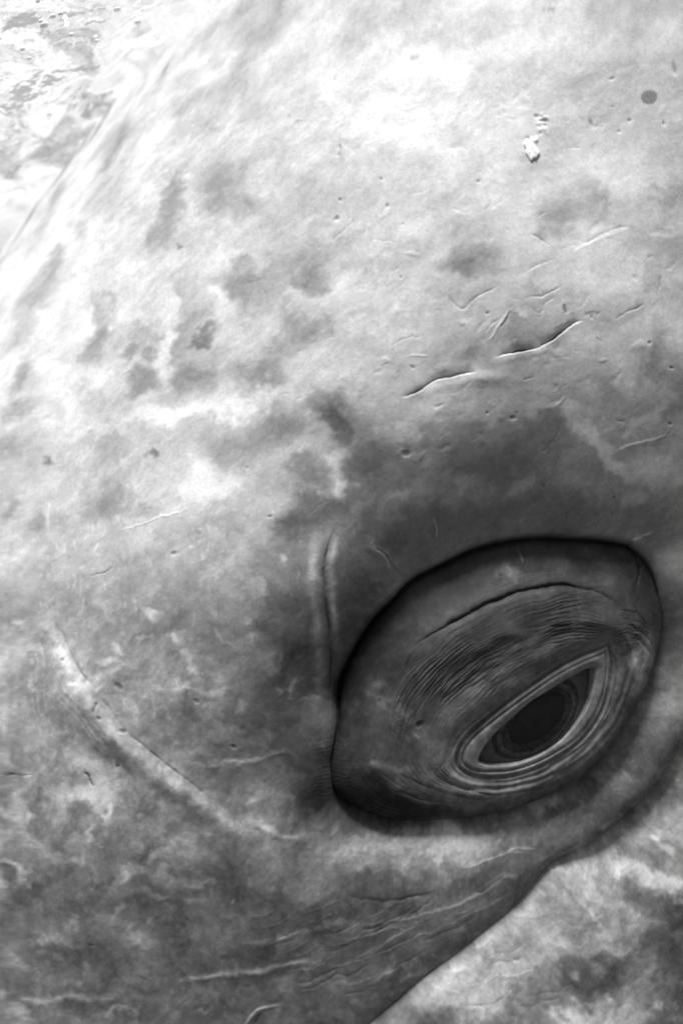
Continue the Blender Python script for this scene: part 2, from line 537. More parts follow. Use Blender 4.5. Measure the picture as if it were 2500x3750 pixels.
# the fold in front of the brow, with a bank on either side
fold = [(1228, 1915), (1200, 1995), (1188, 2090), (1188, 2200), (1198, 2320), (1204, 2440), (1198, 2560), (1192, 2680)]
line([(x - 40, y) for x, y in fold], 26, -4.0, 0.55, taper=0.25, warp=0.1, pw=26)
line([(x + 24, y) for x, y in fold[:-2]], 15, -3.2, 0.70, taper=0.3, warp=0.1, pw=15)
line(fold, 9, 3.0, -0.3, taper=0.25, warp=0.14)
line(Z6((215, 60), (260, 110), (310, 165), (350, 215), (385, 240)), 20, -2.0, 0.35, taper=0.35)
line(Z6((250, 80), (300, 140), (345, 200), (395, 240), (425, 258)), 8, 2.4, -0.3, taper=0.35)
line(Z6((510, 0), (535, 50), (550, 105)), 7, -0.5, 0.4)
line(Z6((918, 120), (924, 160), (932, 205)), 7, -0.6, 0.75, warp=0.14)
line(Z6((1400, 118), (1440, 105), (1500, 70)), 10, -1.2, 0.6)
def crack(pts, width, depth=0.0, pig=0.0, **k):
    line(pts, width, depth, pig, one=True, **k)


# scratches above the brow
crack(Z4((690, 395), (740, 376), (800, 360), (880, 345), (940, 318), (985, 295), (1045, 248), (1085, 229), (1120, 221)), 11, 7.5, -0.9, lip=1.8, warp=0.14, taper=0.3)
crack(Z4((690, 420), (800, 385), (900, 365), (990, 320)), 14, -1.3, 0.12, warp=0.1)
crack(Z4((255, 568), (310, 562), (360, 540), (400, 514), (440, 490), (500, 476), (560, 461), (630, 456)), 10, 4.2, -0.7, lip=1.4, warp=0.14, rough=0.5)
crack(Z4((330, 580), (400, 545), (470, 515), (560, 495), (680, 475), (800, 480)), 26, -1.6, 0.22, warp=0.2)
crack(Z4((488, 100), (508, 140), (555, 166), (592, 138), (634, 108), (684, 86), (712, 70)), 6, 1.7, -0.3, lip=0.9, taper=0.1, warp=0.14)
crack(Z4((768, 165), (748, 212), (716, 254), (692, 298), (668, 322)), 7, -1.5, 0.3, warp=0.14)
crack(Z4((776, 172), (756, 216), (724, 258)), 5, 1.1, -0.2, warp=0.14)
crack(Z4((1010, 140), (1016, 165), (1030, 195)), 9, 2.2, -0.7, warp=0.14, taper=0.3)
crack(Z4((860, 95), (920, 105), (965, 80), (1012, 70)), 5, 1.2, -0.2)
crack(Z4((880, 150), (912, 190), (950, 130), (980, 100)), 5, 0.9, -0.15, lip=0.5)
crack(Z4((180, 440), (212, 414)), 5, 0.9, -0.2)
crack(Z4((215, 335), (290, 306), (350, 297), (368, 278)), 5, 1.0, -0.15, lip=0.5)
crack(Z4((1255, 212), (1310, 180), (1390, 152)), 7, 1.4, -0.25, lip=0.7)
crack(Z4((1448, 155), (1460, 90), (1482, 30)), 7, 1.4, -0.25)
crack(Z4((1158, 293), (1192, 317)), 5, 1.0, -0.3)
crack(Z4((295, 392), (350, 378), (412, 386)), 7, -1.0, 0.2)
crack(Z4((1250, 830), (1330, 795), (1430, 770), (1500, 745), (1530, 690)), 8, -1.2, 0.3, warp=0.3)
crack(Z4((1255, 685), (1280, 682), (1310, 680)), 5, 1.0, -0.35)
crack(Z4((840, 495), (862, 480), (890, 478)), 5, 1.0, -0.2)
crack(Z4((1090, 180), (1108, 150), (1130, 110)), 5, 0.9, -0.2)
crack(Z2((865, 1073), (910, 1095), (946, 1130), (968, 1131)), 6, 1.9, -0.45, lip=0.8, warp=0.14)
crack(Z2((1080, 1110), (1130, 1116), (1180, 1086), (1230, 1060), (1270, 1045), (1335, 1040)), 6, 1.9, -0.4, lip=0.9, warp=0.14)
crack(Z2((1030, 1190), (1085, 1145), (1180, 1100), (1330, 1045)), 8, -0.8, 0.18, warp=0.1)
crack(Z2((825, 1258), (868, 1226), (930, 1206), (975, 1188)), 6, 1.3, -0.2, lip=0.6)
crack(Z2((-60, 1125), (-20, 1075), (40, 1015), (90, 972)), 6, 1.2, -0.25, lip=0.7)
crack(Z1((1513, 662), (1540, 630), (1572, 582)), 5, 1.0, -0.2, lip=0.5)
crack(Z1((1555, 735), (1562, 705), (1570, 675)), 10, 2.2, -0.5, warp=0.14)
crack(Z1((1262, 802), (1285, 776), (1312, 754)), 5, 0.9, -0.2, lip=0.5)
crack(Z1((1185, 1025), (1190, 1060), (1200, 1090)), 5, 0.7, -0.2)
crack(Z3((1250, 590), (1280, 560), (1325, 552)), 5, 0.9, -0.25)
crack(Z3((1330, 610), (1350, 585), (1400, 560)), 5, 0.9, -0.25)
crack(Z3((530, 1180), (620, 1165), (700, 1150), (790, 1110), (880, 1070)), 6, -1.0, 0.22)
crack(Z3((655, 1055), (690, 1010), (705, 985)), 7, 0.8, -0.2)
for k in range(80):
    x, y = (rnd.uniform(1450, 2480), rnd.uniform(350, 1650)) if k < 55 else (rnd.uniform(500, 1500), rnd.uniform(600, 2000))
    l, a = rnd.uniform(14, 60), rnd.gauss(-32, 28)
    dx, dy = l * math.cos(math.radians(a)), l * math.sin(math.radians(a))
    crack([(x - dx, y - dy), (x + rnd.uniform(-6, 6), y + rnd.uniform(-6, 6)), (x + dx, y + dy)], rnd.uniform(2.5, 5), rnd.uniform(0.15, 0.9) ** 1.5, rnd.uniform(-0.15, 0.12))
for k in range(120):
    x, y = rnd.uniform(1300, 2500), rnd.uniform(300, 1700)
    blob(H, x, y, rnd.uniform(8, 30), rnd.uniform(6, 14), rnd.gauss(-30, 30), rnd.uniform(-0.0003, 0.0003), 0.8, 0.4)
line(Z5((405, 160), (440, 130), (475, 125), (520, 90)), 5, 0.9, -0.3)
line(Z5((375, 1045), (395, 1052), (412, 1080), (432, 1118)), 8, 1.9, -0.6, warp=0.14)
line(Z5((22, 1030), (62, 1030)), 9, 1.5, -0.7)
line(Z5((78, 1040), (115, 1047), (158, 1052)), 5, 1.0, -0.5)
line(Z5((462, 712), (448, 745), (433, 776)), 8, 1.8, -0.8, warp=0.14)
for dx in (0, 26, 60):
    line(Z5((80 + dx, 330), (110 + dx, 420), (140 + dx, 520), (152 + dx, 640), (185 + dx, 800), (215 + dx, 900)), 5, -0.5, 0.2, warp=0.3)
    line(Z5((195 + dx, 540), (250 + dx, 640), (300 + dx, 710), (370 + dx, 810), (430 + dx, 890), (500 + dx, 990)), 5, -0.6, 0.2, warp=0.3)
line(Z5((680, 640), (780, 655), (900, 665), (1090, 682)), 12, -0.8, 0.32, warp=0.5)
line(Z5((850, 1020), (1000, 1012), (1160, 995), (1300, 972), (1400, 960)), 12, -1.2, 0.38, warp=0.4)
line(Z7((760, 885), (900, 872), (985, 866), (1100, 846), (1180, 830), (1300, 810), (1400, 795), (1500, 782)), 14, -1.6, 0.52, warp=0.35, taper=0.2)
line(Z7((1080, 695), (1200, 682), (1300, 665), (1400, 640), (1480, 620), (1600, 565)), 14, -1.2, 0.45, warp=0.35, rough=0.8)
line(Z7((60, 930), (120, 972), (250, 978), (320, 966), (420, 960), (550, 962)), 17, -1.6, 0.50, warp=0.4, taper=0.15)
line(Z7((1110, 1100), (1150, 1040), (1185, 1005), (1240, 993), (1300, 982)), 10, -2.2, 0.7, warp=0.1)
line(Z7((1165, 1075), (1180, 1040), (1196, 1016)), 9, 2.0, -0.6, warp=0.14)
line(Z7((380, 712), (435, 722)), 5, 0.9, -0.5)
line(Z7((630, 845), (665, 872)), 5, 0.9, -0.4)
line(Z7((1090, 100), (1180, 160), (1300, 215), (1440, 242)), 20, -1.2, 0.30, warp=0.3)
# streaks of the cheek fanning out of the mouth corner
for pts, wd, pg in (
        (((20, 612), (200, 606), (330, 580), (480, 548), (560, 510), (690, 448), (800, 382), (905, 328)), 10, 0.5),
        (((20, 785), (130, 730), (250, 675), (320, 636), (430, 600)), 11, 0.45),
        (((110, 865), (200, 815), (290, 765)), 12, 0.5), (((235, 875), (330, 832), (415, 803)), 14, 0.5),
        (((520, 376), (620, 342), (740, 306), (860, 276), (1000, 285)), 9, 0.45), (((160, 520), (250, 532)), 8, 0.4),
        (((0, 690), (120, 660), (300, 620)), 8, 0.25), (((420, 640), (560, 580), (700, 500), (820, 430)), 7, 0.22),
        (((600, 470), (700, 420), (800, 370)), 7, 0.3), (((660, 330), (780, 300), (900, 300)), 7, 0.3),
        (((850, 360), (950, 312), (1060, 265), (1190, 190)), 9, 0.35), (((1180, 190), (1250, 140), (1310, 88)), 12, 0.6),
        (((0, 480), (120, 500), (300, 500), (450, 470)), 9, -0.2), (((380, 690), (520, 620), (640, 560)), 9, -0.25)):
    line(Z8(*pts), wd, -0.7 if pg > 0 else 0.9, pg * 0.72, warp=0.3, rough=0.8)
for k in range(46):
    x = -420 + 26 * k + rnd.uniform(-20, 20)
    y = 560 + 14 * (k % 9) * 3 + rnd.uniform(-20, 20)
    l = rnd.uniform(120, 300)
    line(Z8((x, y + 0.12 * l), (x + l * 0.5, y), (x + l, y - 0.30 * l)), rnd.uniform(5, 8), rnd.choice((-0.6, 0.7)), rnd.choice((0.24, -0.14, 0.20)), warp=0.35)

# fine pale grain running down the cheek in front of the eye
for k in range(70):
    x, y, l = rnd.uniform(120, 1120), rnd.uniform(1800, 2700), rnd.uniform(30, 90)
    line([(x, y), (x - 0.10 * l, y + 0.5 * l), (x - 0.08 * l, y + l)], rnd.uniform(4, 9), -0.2, rnd.choice((0.16, 0.2, -0.14)), warp=0.6)
# pits: (pixel, radius, stretch, angle)
pits = [(Z2((1147, 550))[0], 9, 1.9, 70), (Z2((1320, 550))[0], 8, 1.2, 20), (Z2((1275, 597))[0], 7, 1.0, 0), (Z2((1480, 565))[0], 7, 1.8, 80),
        (Z2((1027, 177))[0], 9, 1.5, -10), (Z2((450, 102))[0], 8, 1.3, 0), (Z2((630, 835))[0], 7, 1.3, 0), (Z2((215, 948))[0], 9, 1.0, 0),
        (Z2((185, 828))[0], 7, 1.2, 0), (Z2((820, 272))[0], 5, 1.2, -50), (Z2((1525, 315))[0], 11, 2.4, 75), (Z2((100, 1060))[0], 5, 1, 0),
        (Z2((285, 1030))[0], 6, 1, 0), (Z2((200, 655))[0], 5, 1.5, 0), (Z2((605, 675))[0], 5, 1, 0), (Z2((870, 930))[0], 5, 1.4, 0),
        (Z2((1240, 355))[0], 7, 1.8, -10), (Z1((1540, 372))[0], 8, 1.4, -30), (Z1((1560, 915))[0], 8, 1, 0), (Z1((1545, 995))[0], 9, 1.5, -20),
        (Z4((670, 186))[0], 7, 1.2, 0), (Z4((1147, 205))[0], 7, 1.3, 60), (Z4((270, 15))[0], 6, 1.5, 80), (Z4((790, 662))[0], 9, 1.5, 0),
        (Z4((672, 636))[0], 6, 1.3, 0), (Z4((298, 825))[0], 14, 1.4, 0), (Z4((948, 972))[0], 10, 1.2, 40), (Z4((1288, 1035))[0], 8, 1.2, 40),
        (Z4((325, 432))[0], 8, 1.5, 30), (Z4((1410, 318))[0], 8, 1, 0), (Z4((1512, 435))[0], 7, 1.3, 0), (Z4((1515, 690))[0], 7, 1.3, 0),
        (Z5((800, 38))[0], 9, 1.6, -15), (Z5((545, 650))[0], 12, 1.8, 40), (Z5((570, 852))[0], 9, 1.7, 10), (Z5((895, 712))[0], 10, 1.2, 40),
        (Z5((465, 795))[0], 9, 1.2, 40), (Z5((292, 522))[0], 8, 1.3, 0), (Z5((1070, 925))[0], 9, 1.5, 30), (Z5((535, 1008))[0], 8, 1, 0),
        (Z3((1238, 1118))[0], 8, 1.3, 0), (Z3((1130, 886))[0], 6, 1.2, 0), (Z3((930, 118))[0], 4, 1, 0), (Z6((460, 885))[0], 13, 1.4, -40)]
for k in range(45):
    pits.append(((rnd.uniform(700, 2480), rnd.uniform(60, 1500)), rnd.uniform(2.5, 5), rnd.uniform(1, 1.8), rnd.uniform(-60, 30)))
for k in range(35):
    pits.append(((rnd.uniform(30, 2480), rnd.uniform(1500, 3700)), rnd.uniform(2.5, 5), rnd.uniform(1, 1.8), rnd.uniform(-60, 60)))
for (x, y), r, stx, ang in pits:
    r *= 0.72
    blob(H, x, y, r * stx, r, ang, -0.00007 * r if r > 3.6 else -0.00004 * r, 0.7, 0.1)
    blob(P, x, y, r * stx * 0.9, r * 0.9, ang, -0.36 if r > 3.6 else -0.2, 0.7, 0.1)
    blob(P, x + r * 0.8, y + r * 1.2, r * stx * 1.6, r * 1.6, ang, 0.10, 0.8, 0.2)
# old barnacle scar
for k in range(26):
    t = rnd.uniform(0, 1)
    x, y = 1962 + 26 * math.sin(5 * t) + rnd.uniform(-22, 22), 410 + 130 * t
    blob(H, x, y, rnd.uniform(5, 11), rnd.uniform(4, 8), rnd.uniform(0, 90), rnd.choice((0.0004, -0.0005, 0.0003)), 0.6, 0.2)
    blob(P, x, y, rnd.uniform(5, 10), rnd.uniform(4, 8), rnd.uniform(0, 90), rnd.choice((0.2, -0.25, 0.15)), 0.6, 0.2)

# ---------------------------------------------------------------- pigment
c35, s35 = math.cos(math.radians(38)), math.sin(math.radians(38))
ax, az = SX * c35 + SZ * s35, -SX * s35 + SZ * c35      # along / across the grain of the mottling
cloud = fbm(SX + 0.3 * WX, SZ + 0.3 * WZ, 0.060, 5, 51, 0.55)
grain = fbm(ax * 0.5 + WX, az + WZ, 0.024, 4, 61, 0.6)
speck = fbm(SX + 0.3 * WX, SZ + 0.3 * WZ, 0.008, 3, 71, 0.6)
low = sst(0.10, -0.16, SZ)                              # lower down the head the mottling is stronger
P += 0.07 * fbm(ax * 0.4 + 0.4 * WX, az + 0.4 * WZ, 0.0075, 3, 99, 0.6) + 0.34 * np.clip(fbm(SX, SZ, 0.0065, 2, 103) - 0.5, 0, 1) * sst(0.20, 0.02, SZ)
P += 0.19 * cloud * (0.6 + 0.15 * low) + (0.10 + 0.20 * low) * grain + (0.055 + 0.10 * low) * speck
fleck = np.clip(fbm(SX + 0.5 * WX, SZ + 0.5 * WZ, 0.013, 2, 81) - 0.42, 0, 1)
P -= 0.32 * low  # light falling off down the head, put into the pigment
P += 0.05 * fbm(SX, SZ, 0.0042, 2, 95) * (0.7 + 0.8 * low)
P += low * 0.6 * fleck * (1 - 0.5 * sst(-0.1, 0.4, cloud))

BL = [
 (717, 160, 62, 28, -40, -.16), (717, 366, 125, 24, -25, -.20), (900, 343, 35, 30, 0, -.13), (660, 300, 60, 40, -30, -.10), (400, 500, 110, 45, -40, -.16),
 (367, 610, 50, 22, -60, -.22), (422, 613, 20, 20, 0, -.14), (390, 760, 110, 65, -45, -.26), (295, 830, 32, 25, 0, -.16), (618, 775, 135, 34, -74, -.50),
 (845, 715, 95, 90, 0, -.42), (652, 910, 15, 10, -20, -.45), (1075, 920, 100, 50, -20, -.16), (1150, 975, 120, 60, -10, -.32), (885, 955, 42, 30, 0, -.32),
 (213, 950, 55, 18, -70, -.28), (940, 407, 30, 30, 0, -.1), (1084, 434, 20, 9, -35, -.35), (790, 215, 50, 20, -40, -.12), (850, 60, 120, 16, -25, -.12),
 (120, 1120, 175, 45, -62, -.34), (84, 1382, 56, 28, -75, -.46), (358, 1160, 90, 30, 85, -.32), (343, 1287, 80, 30, 95, -.32), (415, 1120, 42, 24, -60, -.28),
 (478, 1300, 36, 28, 0, -.45), (558, 1311, 26, 30, 0, -.36), (510, 1231, 92, 48, -20, -.25), (526, 1406, 68, 36, -20, -.52), (96, 1494, 52, 28, 0, -.32),
 (215, 1502, 42, 25, 0, -.26), (320, 1455, 60, 48, 0, -.25), (757, 1227, 40, 22, -35, -.70), (717, 1375, 76, 50, 0, -.36), (956, 1375, 92, 42, -5, -.48),
 (1100, 1175, 72, 58, 0, -.42), (893, 1048, 60, 58, 0, -.42), (1155, 1024, 62, 40, 0, -.42), (680, 1180, 60, 150, 0, -.24), (960, 1574, 205, 72, -10, -.50),
 (1212, 1494, 56, 75, 0, -.58), (1232, 1580, 42, 60, 0, -.5), (199, 1685, 17, 11, -45, -.7), (558, 1670, 21, 13, -20, -.6), (383, 1640, 70, 60, 0, -.26),
 (414, 1805, 92, 58, 0, -.42), (558, 1877, 42, 28, 0, -.26), (1116, 1717, 62, 28, -25, -.32), (1084, 1925, 80, 48, 0, -.45), (1140, 1845, 120, 55, -25, -.5),
 (128, 1932, 52, 24, -60, -.36), (48, 1606, 42, 60, 0, -.3), (60, 1870, 40, 18, -50, -.25), (1000, 1050, 80, 60, -30, -.2), (1010, 1290, 60, 30, -30, -.2),
 (2000, 44, 27, 12, 0, -.4), (1489, 229, 15, 8, -30, -.4), (2047, 830, 60, 55, 0, -.40), (2166, 733, 112, 70, 0, -.26), (2110, 622, 52, 34, -20, -.2),
 (1744, 950, 72, 44, -20, -.34), (1680, 725, 60, 40, 0, -.14), (2446, 700, 72, 50, -30, -.26), (2100, 300, 80, 60, 0, -.1), (2400, 900, 90, 60, 0, -.15),
 (2400, 1330, 60, 110, 10, -.36), (2485, 1480, 42, 100, 0, -.32), (1728, 1000, 82, 26, -5, -.36), (1935, 1183, 60, 52, 0, -.24), (1728, 1310, 62, 36, -10, -.30),
 (2330, 1480, 70, 40, -20, -.2), (2230, 1440, 60, 30, -10, -.18), (1560, 1430, 40, 30, -30, -.18), (2300, 1150, 90, 50, -20, -.14), (2180, 1290, 50, 40, 0, -.14),
 (250, 1150, 480, 620, -60, .24), (1900, 560, 900, 560, -10, .22), (2350, 1000, 420, 420, 0, .14), (450, 1900, 420, 260, -20, .10),
 # light
 (600, 465, 80, 45, -35, .14), (600, 1530, 350, 34, -12, .30), (757, 1733, 112, 48, -5, .30), (1238, 1765, 36, 42, 0, .50), (1245, 1690, 40, 70, 0, .35),
 (622, 1240, 24, 140, 0, .34), (805, 1095, 24, 26, 0, .26), (1640, 1422, 112, 40, -25, .24), (2190, 1640, 130, 38, 42, .60), (2090, 1520, 110, 22, 8, .30),
 (2406, 1709, 80, 58, -15, .34), (1935, 1131, 34, 12, 0, .34), (1500, 1560, 80, 30, -25, .26), (2350, 1840, 26, 50, 30, .3), (1300, 1860, 60, 25, -50, .2),
 (562, 2231, 40, 22, 0, .5), (415, 2343, 18, 16, 0, .4), (518, 2335, 18, 18, 0, .4), (665, 2360, 24, 20, 0, .45), (690, 2446, 24, 20, 0, .4), (1068, 2486, 18, 14, 0, .6),
 (1020, 2504, 14, 12, 0, .5), (1104, 2552, 16, 14, 0, .5), (950, 2400, 36, 40, 0, .35), (900, 2574, 26, 22, 0, .4), (638, 2502, 18, 16, 0, .35), (405, 2392, 20, 18, 0, .45),
 (320, 2508, 20, 16, 0, .4), (1072, 2064, 26, 16, 0, .45), (940, 2180, 24, 24, 0, .35), (80, 2300, 30, 20, 0, .3), (890, 2270, 20, 18, 0, .4), (820, 2090, 60, 40, -40, .25),
 (290, 2800, 60, 60, 30, .50), (335, 2905, 62, 60, 40, .66), (240, 2930, 100, 36, 10, .34), (60, 2960, 110, 30, 55, .3), (160, 3060, 140, 36, 30, .35), (395, 2985, 22, 14, 40, .5),
 (360, 3050, 18, 22, 0, .45), (430, 3140, 20, 16, 0, .25), (560, 3225, 150, 24, -5, .42), (700, 3235, 60, 16, -20, .3), (560, 3300, 120, 14, 5, .3), (832, 3304, 18, 9, 10, .6),
 (70, 3180, 60, 14, 20, .5), (100, 3215, 14, 40, -35, .5), (120, 3265, 16, 20, 0, .5), (25, 3290, 50, 30, 30, .4), (620, 3160, 30, 16, 0, .3), (30, 3720, 40, 26, 0, .6),
 (425, 3725, 70, 12, 15, .45), (710, 3722, 20, 8, 0, .45), (190, 3440, 40, 24, 0, .25), (530, 3470, 40, 24, 0, .22), (60, 3540, 30, 14, 30, .3),
 # dark, lower head
 (60, 3222, 30, 40, -20, -.50), (837, 3235, 95, 80, 0, -.36), (375, 3314, 46, 28, 0, -.36), (638, 3330, 42, 25, 0, -.32), (1108, 3115, 60, 28, 10, -.36), (660, 3395, 18, 50, 0, -.32),
 (160, 3490, 70, 40, 0, -.22), (560, 3160, 60, 40, 20, -.25), (700, 2960, 70, 50, 30, -.3), (540, 2960, 60, 40, 30, -.34), (300, 2640, 90, 60, 40, -.3), (420, 2760, 50, 40, 40, -.35),
 (780, 2700, 120, 50, 20, -.30), (940, 2640, 90, 50, 20, -.28), (690, 2610, 60, 30, 30, -.25), (660, 2290, 60, 34, -35, -.28), (780, 2390, 60, 36, 20, -.25), (930, 2290, 60, 40, 0, -.26),
 (1050, 2380, 60, 70, 0, -.35), (640, 2900, 60, 34, 0, -.3), (950, 3600, 120, 26, -5, -.24), (330, 3700, 60, 20, 0, -.25), (1000, 3380, 160, 60, -10, -.15),
 # dark hide round the eye; shadow beside its left end painted in as well
 (1110, 2560, 200, 430, 5, -.60), (760, 2560, 330, 330, 0, -.20), (1060, 2820, 240, 170, 10, -.30), (500, 3350, 700, 300, 0, -.10), (1300, 3450, 300, 200, -20, -.12), (1300, 2250, 180, 330, 30, -.34), (1640, 1870, 420, 170, -12, -.34), (2250, 1920, 320, 90, 8, -.26), (2400, 1560, 160, 160, 0, .16), (1700, 1640, 330, 100, -12, -.34),
 (1950, 1590, 150, 60, 10, -.22), (1300, 1640, 70, 150, -15, -.40), (1420, 1720, 120, 60, 10, -.2), (2440, 2250, 120, 200, 0, -.25), (2200, 3000, 330, 90, -32, -.35),
 (1230, 2900, 210, 90, 14, -.55), (1370, 2990, 240, 56, 8, -.35), (1500, 2990, 220, 40, 5, -.30), (1410, 3262, 190, 48, 10, -.42), (1700, 3250, 140, 30, -15, -.18), (1650, 3500, 200, 60, -35, -.22), (2420, 2700, 120, 90, -50, -.2),
 (1590, 3130, 270, 74, -4, .44), (1180, 3020, 150, 60, 10, -.35), (1720, 3100, 130, 50, 0, .2), (1330, 3080, 120, 50, -10, -.25), (2020, 2985, 26, 20, 0, .45), (1955, 3045, 36, 26, 0, .35), (2290, 2840, 30, 60, 40, .2),
 (1720, 1790, 60, 46, -20, .26), (1900, 1740, 46, 36, 0, .26), (1560, 1700, 50, 30, -30, .22), (1480, 1800, 60, 40, -40, .26), (2110, 1800, 60, 36, 20, .22), (1400, 1880, 40, 60, 20, .30), (1650, 1860, 30, 40, 0, .22), (1990, 1660, 60, 40, 20, .18), (2300, 1720, 60, 30, 20, .25),
 # cheek and lid marks
 (1868, 2108, 46, 22, 10, .70), (1850, 2085, 14, 18, 0, .3), (2100, 2080, 60, 34, 20, .35), (2230, 2090, 50, 30, 20, .25), (1430, 2585, 26, 34, 20, .55), (1512, 2612, 34, 18, 30, .55),
 (1545, 2705, 16, 22, 0, .6), (1480, 2660, 30, 40, 0, .3), (2376, 2450, 34, 110, 16, .90), (2390, 2560, 22, 60, 20, .2), (1390, 2840, 60, 18, 10, .45), (1560, 2500, 30, 60, 20, .2),
 (1760, 2560, 60, 160, 52, .15), (1600, 2750, 50, 110, 0, .25), (1500, 2150, 140, 60, -40, .12), (1690, 2300, 90, 40, -30, .1), (2350, 2120, 60, 50, 0, -.2), (2010, 2240, 160, 30, -2, -.15),
 (1330, 2760, 60, 60, 20, .12), (1450, 2890, 160, 40, 10, .18), (1430, 2450, 40, 80, 20, -.2)]
for b in BL:
    k = 1.0 if b[1] < 1500 and b[0] < 1300 and b[5] < 0 else 1.0
    blob(P, *b[:5], b[5] * k)
blob(P, 2374, 355, 28, 27, 0, -.62, 0.16, 0.12)         # the small round grey spot

# the lower jaw is pale with dark clouds
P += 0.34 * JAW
for b in [(2365, 3420, 105, 145, 15, -.85), (2100, 3475, 92, 62, -20, -.68), (1930, 3595, 130, 56, -35, -.55), (2420, 3270, 150, 42, 10, -.62), (2090, 3710, 46, 30, 0, -.75), (1800, 3720, 120, 50, 0, -.6),
          (2480, 3500, 70, 90, 0, -.4), (2300, 3660, 110, 50, 0, -.4), (1560, 3735, 120, 40, -20, -.5), (2460, 3080, 90, 40, -30, -.35), (2300, 3130, 60, 26, 0, -.25), (1990, 3500, 40, 26, 0, -.3),
          (2180, 3330, 40, 50, 0, -.2), (2490, 3700, 50, 60, 0, -.4), (2260, 3560, 60, 40, 0, -.3), (1480, 3700, 60, 50, -30, -.3), (2330, 2980, 60, 40, -45, -.3), (2210, 3060, 70, 30, -45, -.25),
          (1968, 3350, 70, 50, 0, .2), (1700, 3580, 100, 76, -30, .22), (2060, 3640, 120, 70, -15, .42), (2310, 3180, 100, 38, 10, .38), (2300, 3560, 70, 24, -15, .35), (2400, 3470, 20, 40, 0, .2)]:
    blob(P, *b[:5], b[5] * 1.25)
for x, y in ((1075, 700), (1435, 860), (1475, 750), (1560, 130), (1420, 190), (1445, 225), (670, 1000), (740, 980), (850, 1020), (605, 1025), (510, 1000), (1500, 920), (1440, 550), (1290, 1050), (1560, 330), (1240, 800), (990, 740), (810, 1040), (1085, 1030)):
    q_ = Z8((x, y))[0]
    blob(P, q_[0], q_[1], rnd.uniform(10, 18), rnd.uniform(9, 14), rnd.uniform(-30, 30), 0.55, 0.6, 0.3)

# lid: dark hide, paler round the opening
P[ew] += edge * (-0.92 - 0.34 * tt + 0.34 * sst(0.70, 0.95, tl) + 0.08 * rim + 0.52 * (1 - tt) * sst(0.05, 0.5, tl))
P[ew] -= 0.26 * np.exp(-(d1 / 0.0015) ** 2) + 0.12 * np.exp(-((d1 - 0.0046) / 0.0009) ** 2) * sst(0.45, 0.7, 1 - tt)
P[ew] += 0.12 * edge * fbm(SX[ew], SZ[ew], 0.015, 3, 91)

PIG = 0.40 * np.exp(1.35 * P)
PIG = np.where(PIG < 0.5, PIG, 0.5 + 0.40 * (1 - np.exp(-(PIG - 0.5) / 0.40)))

# ---------------------------------------------------------------- mesh of the whale
B0, N0 = base(SX + TX, SZ + TZ)
V = B0 + N0 * H[..., None]
border = np.concatenate([np.arange(NX), (np.arange(1, NZ)) * NX + NX - 1, (NZ - 1) * NX + np.arange(NX - 2, -1, -1), np.arange(NZ - 2, 0, -1) * NX])
back = np.array([[CEN[0], CEN[1] + CC * 0.98, CEN[2]]])
VV = np.vstack([V.reshape(-1, 3), back])
ii = np.arange(NZ * NX).reshape(NZ, NX)
quads = np.stack([ii[:-1, :-1], ii[:-1, 1:], ii[1:, 1:], ii[1:, :-1]], -1).reshape(-1, 4)
nb = len(border)
tris = np.stack([border, np.full(nb, NZ * NX), np.roll(border, -1)], -1)
me = bpy.data.meshes.new('whale')
me.vertices.add(len(VV))
me.vertices.foreach_set('co', VV.astype(np.float32).ravel())
loops = np.concatenate([quads.ravel(), tris.ravel()]).astype(np.int32)
starts = np.concatenate([np.arange(len(quads)) * 4, len(quads) * 4 + np.arange(nb) * 3]).astype(np.int32)
me.loops.add(len(loops))
me.loops.foreach_set('vertex_index', loops)
me.polygons.add(len(starts))
me.polygons.foreach_set('loop_start', starts)
me.update(calc_edges=True)
me.validate()
me.polygons.foreach_set('use_smooth', np.ones(len(me.polygons), bool))
at_ = me.attributes.new('pigment', 'FLOAT', 'POINT')
at_.data.foreach_set('value', np.append(PIG.ravel(), 0.4).astype(np.float32))

m, N, L = mat_new('whale_hide')
out = N.new('ShaderNodeOutputMaterial')
bs_ = N.new('ShaderNodeBsdfPrincipled')
atn = N.new('ShaderNodeAttribute')
atn.attribute_name = 'pigment'
tc = N.new('ShaderNodeTexCoord')
n1 = N.new('ShaderNodeTexNoise')
n1.inputs['Scale'].default_value = 420
n1.inputs['Detail'].default_value = 4
n1.inputs['Roughness'].default_value = 0.65
mr = N.new('ShaderNodeMapRange')
mr.inputs[1].default_value, mr.inputs[2].default_value = 0.3, 0.7
mr.inputs[3].default_value, mr.inputs[4].default_value = 0.90, 1.10
mu = N.new('ShaderNodeMath')
mu.operation = 'MULTIPLY'
bp = N.new('ShaderNodeBump')
bp.inputs['Strength'].default_value = 0.25
bp.inputs['Distance'].default_value = 0.0004
L.new(tc.outputs['Object'], n1.inputs['Vector'])
L.new(n1.outputs[0], mr.inputs[0])
L.new(atn.outputs['Fac'], mu.inputs[0])
L.new(mr.outputs[0], mu.inputs[1])
L.new(mu.outputs[0], bs_.inputs['Base Color'])
L.new(n1.outputs[0], bp.inputs['Height'])
L.new(bp.outputs[0], bs_.inputs['Normal'])
bs_.inputs['Roughness'].default_value = 0.55
bs_.inputs['Specular IOR Level'].default_value = 0.12
L.new(bs_.outputs[0], out.inputs[0])
hide = m

whale = link_mesh('whale', me, hide)
whale.matrix_world = R
whale['label'] = 'mottled grey whale head with wrinkled eyelids, just under the water surface'
whale['category'] = 'whale'

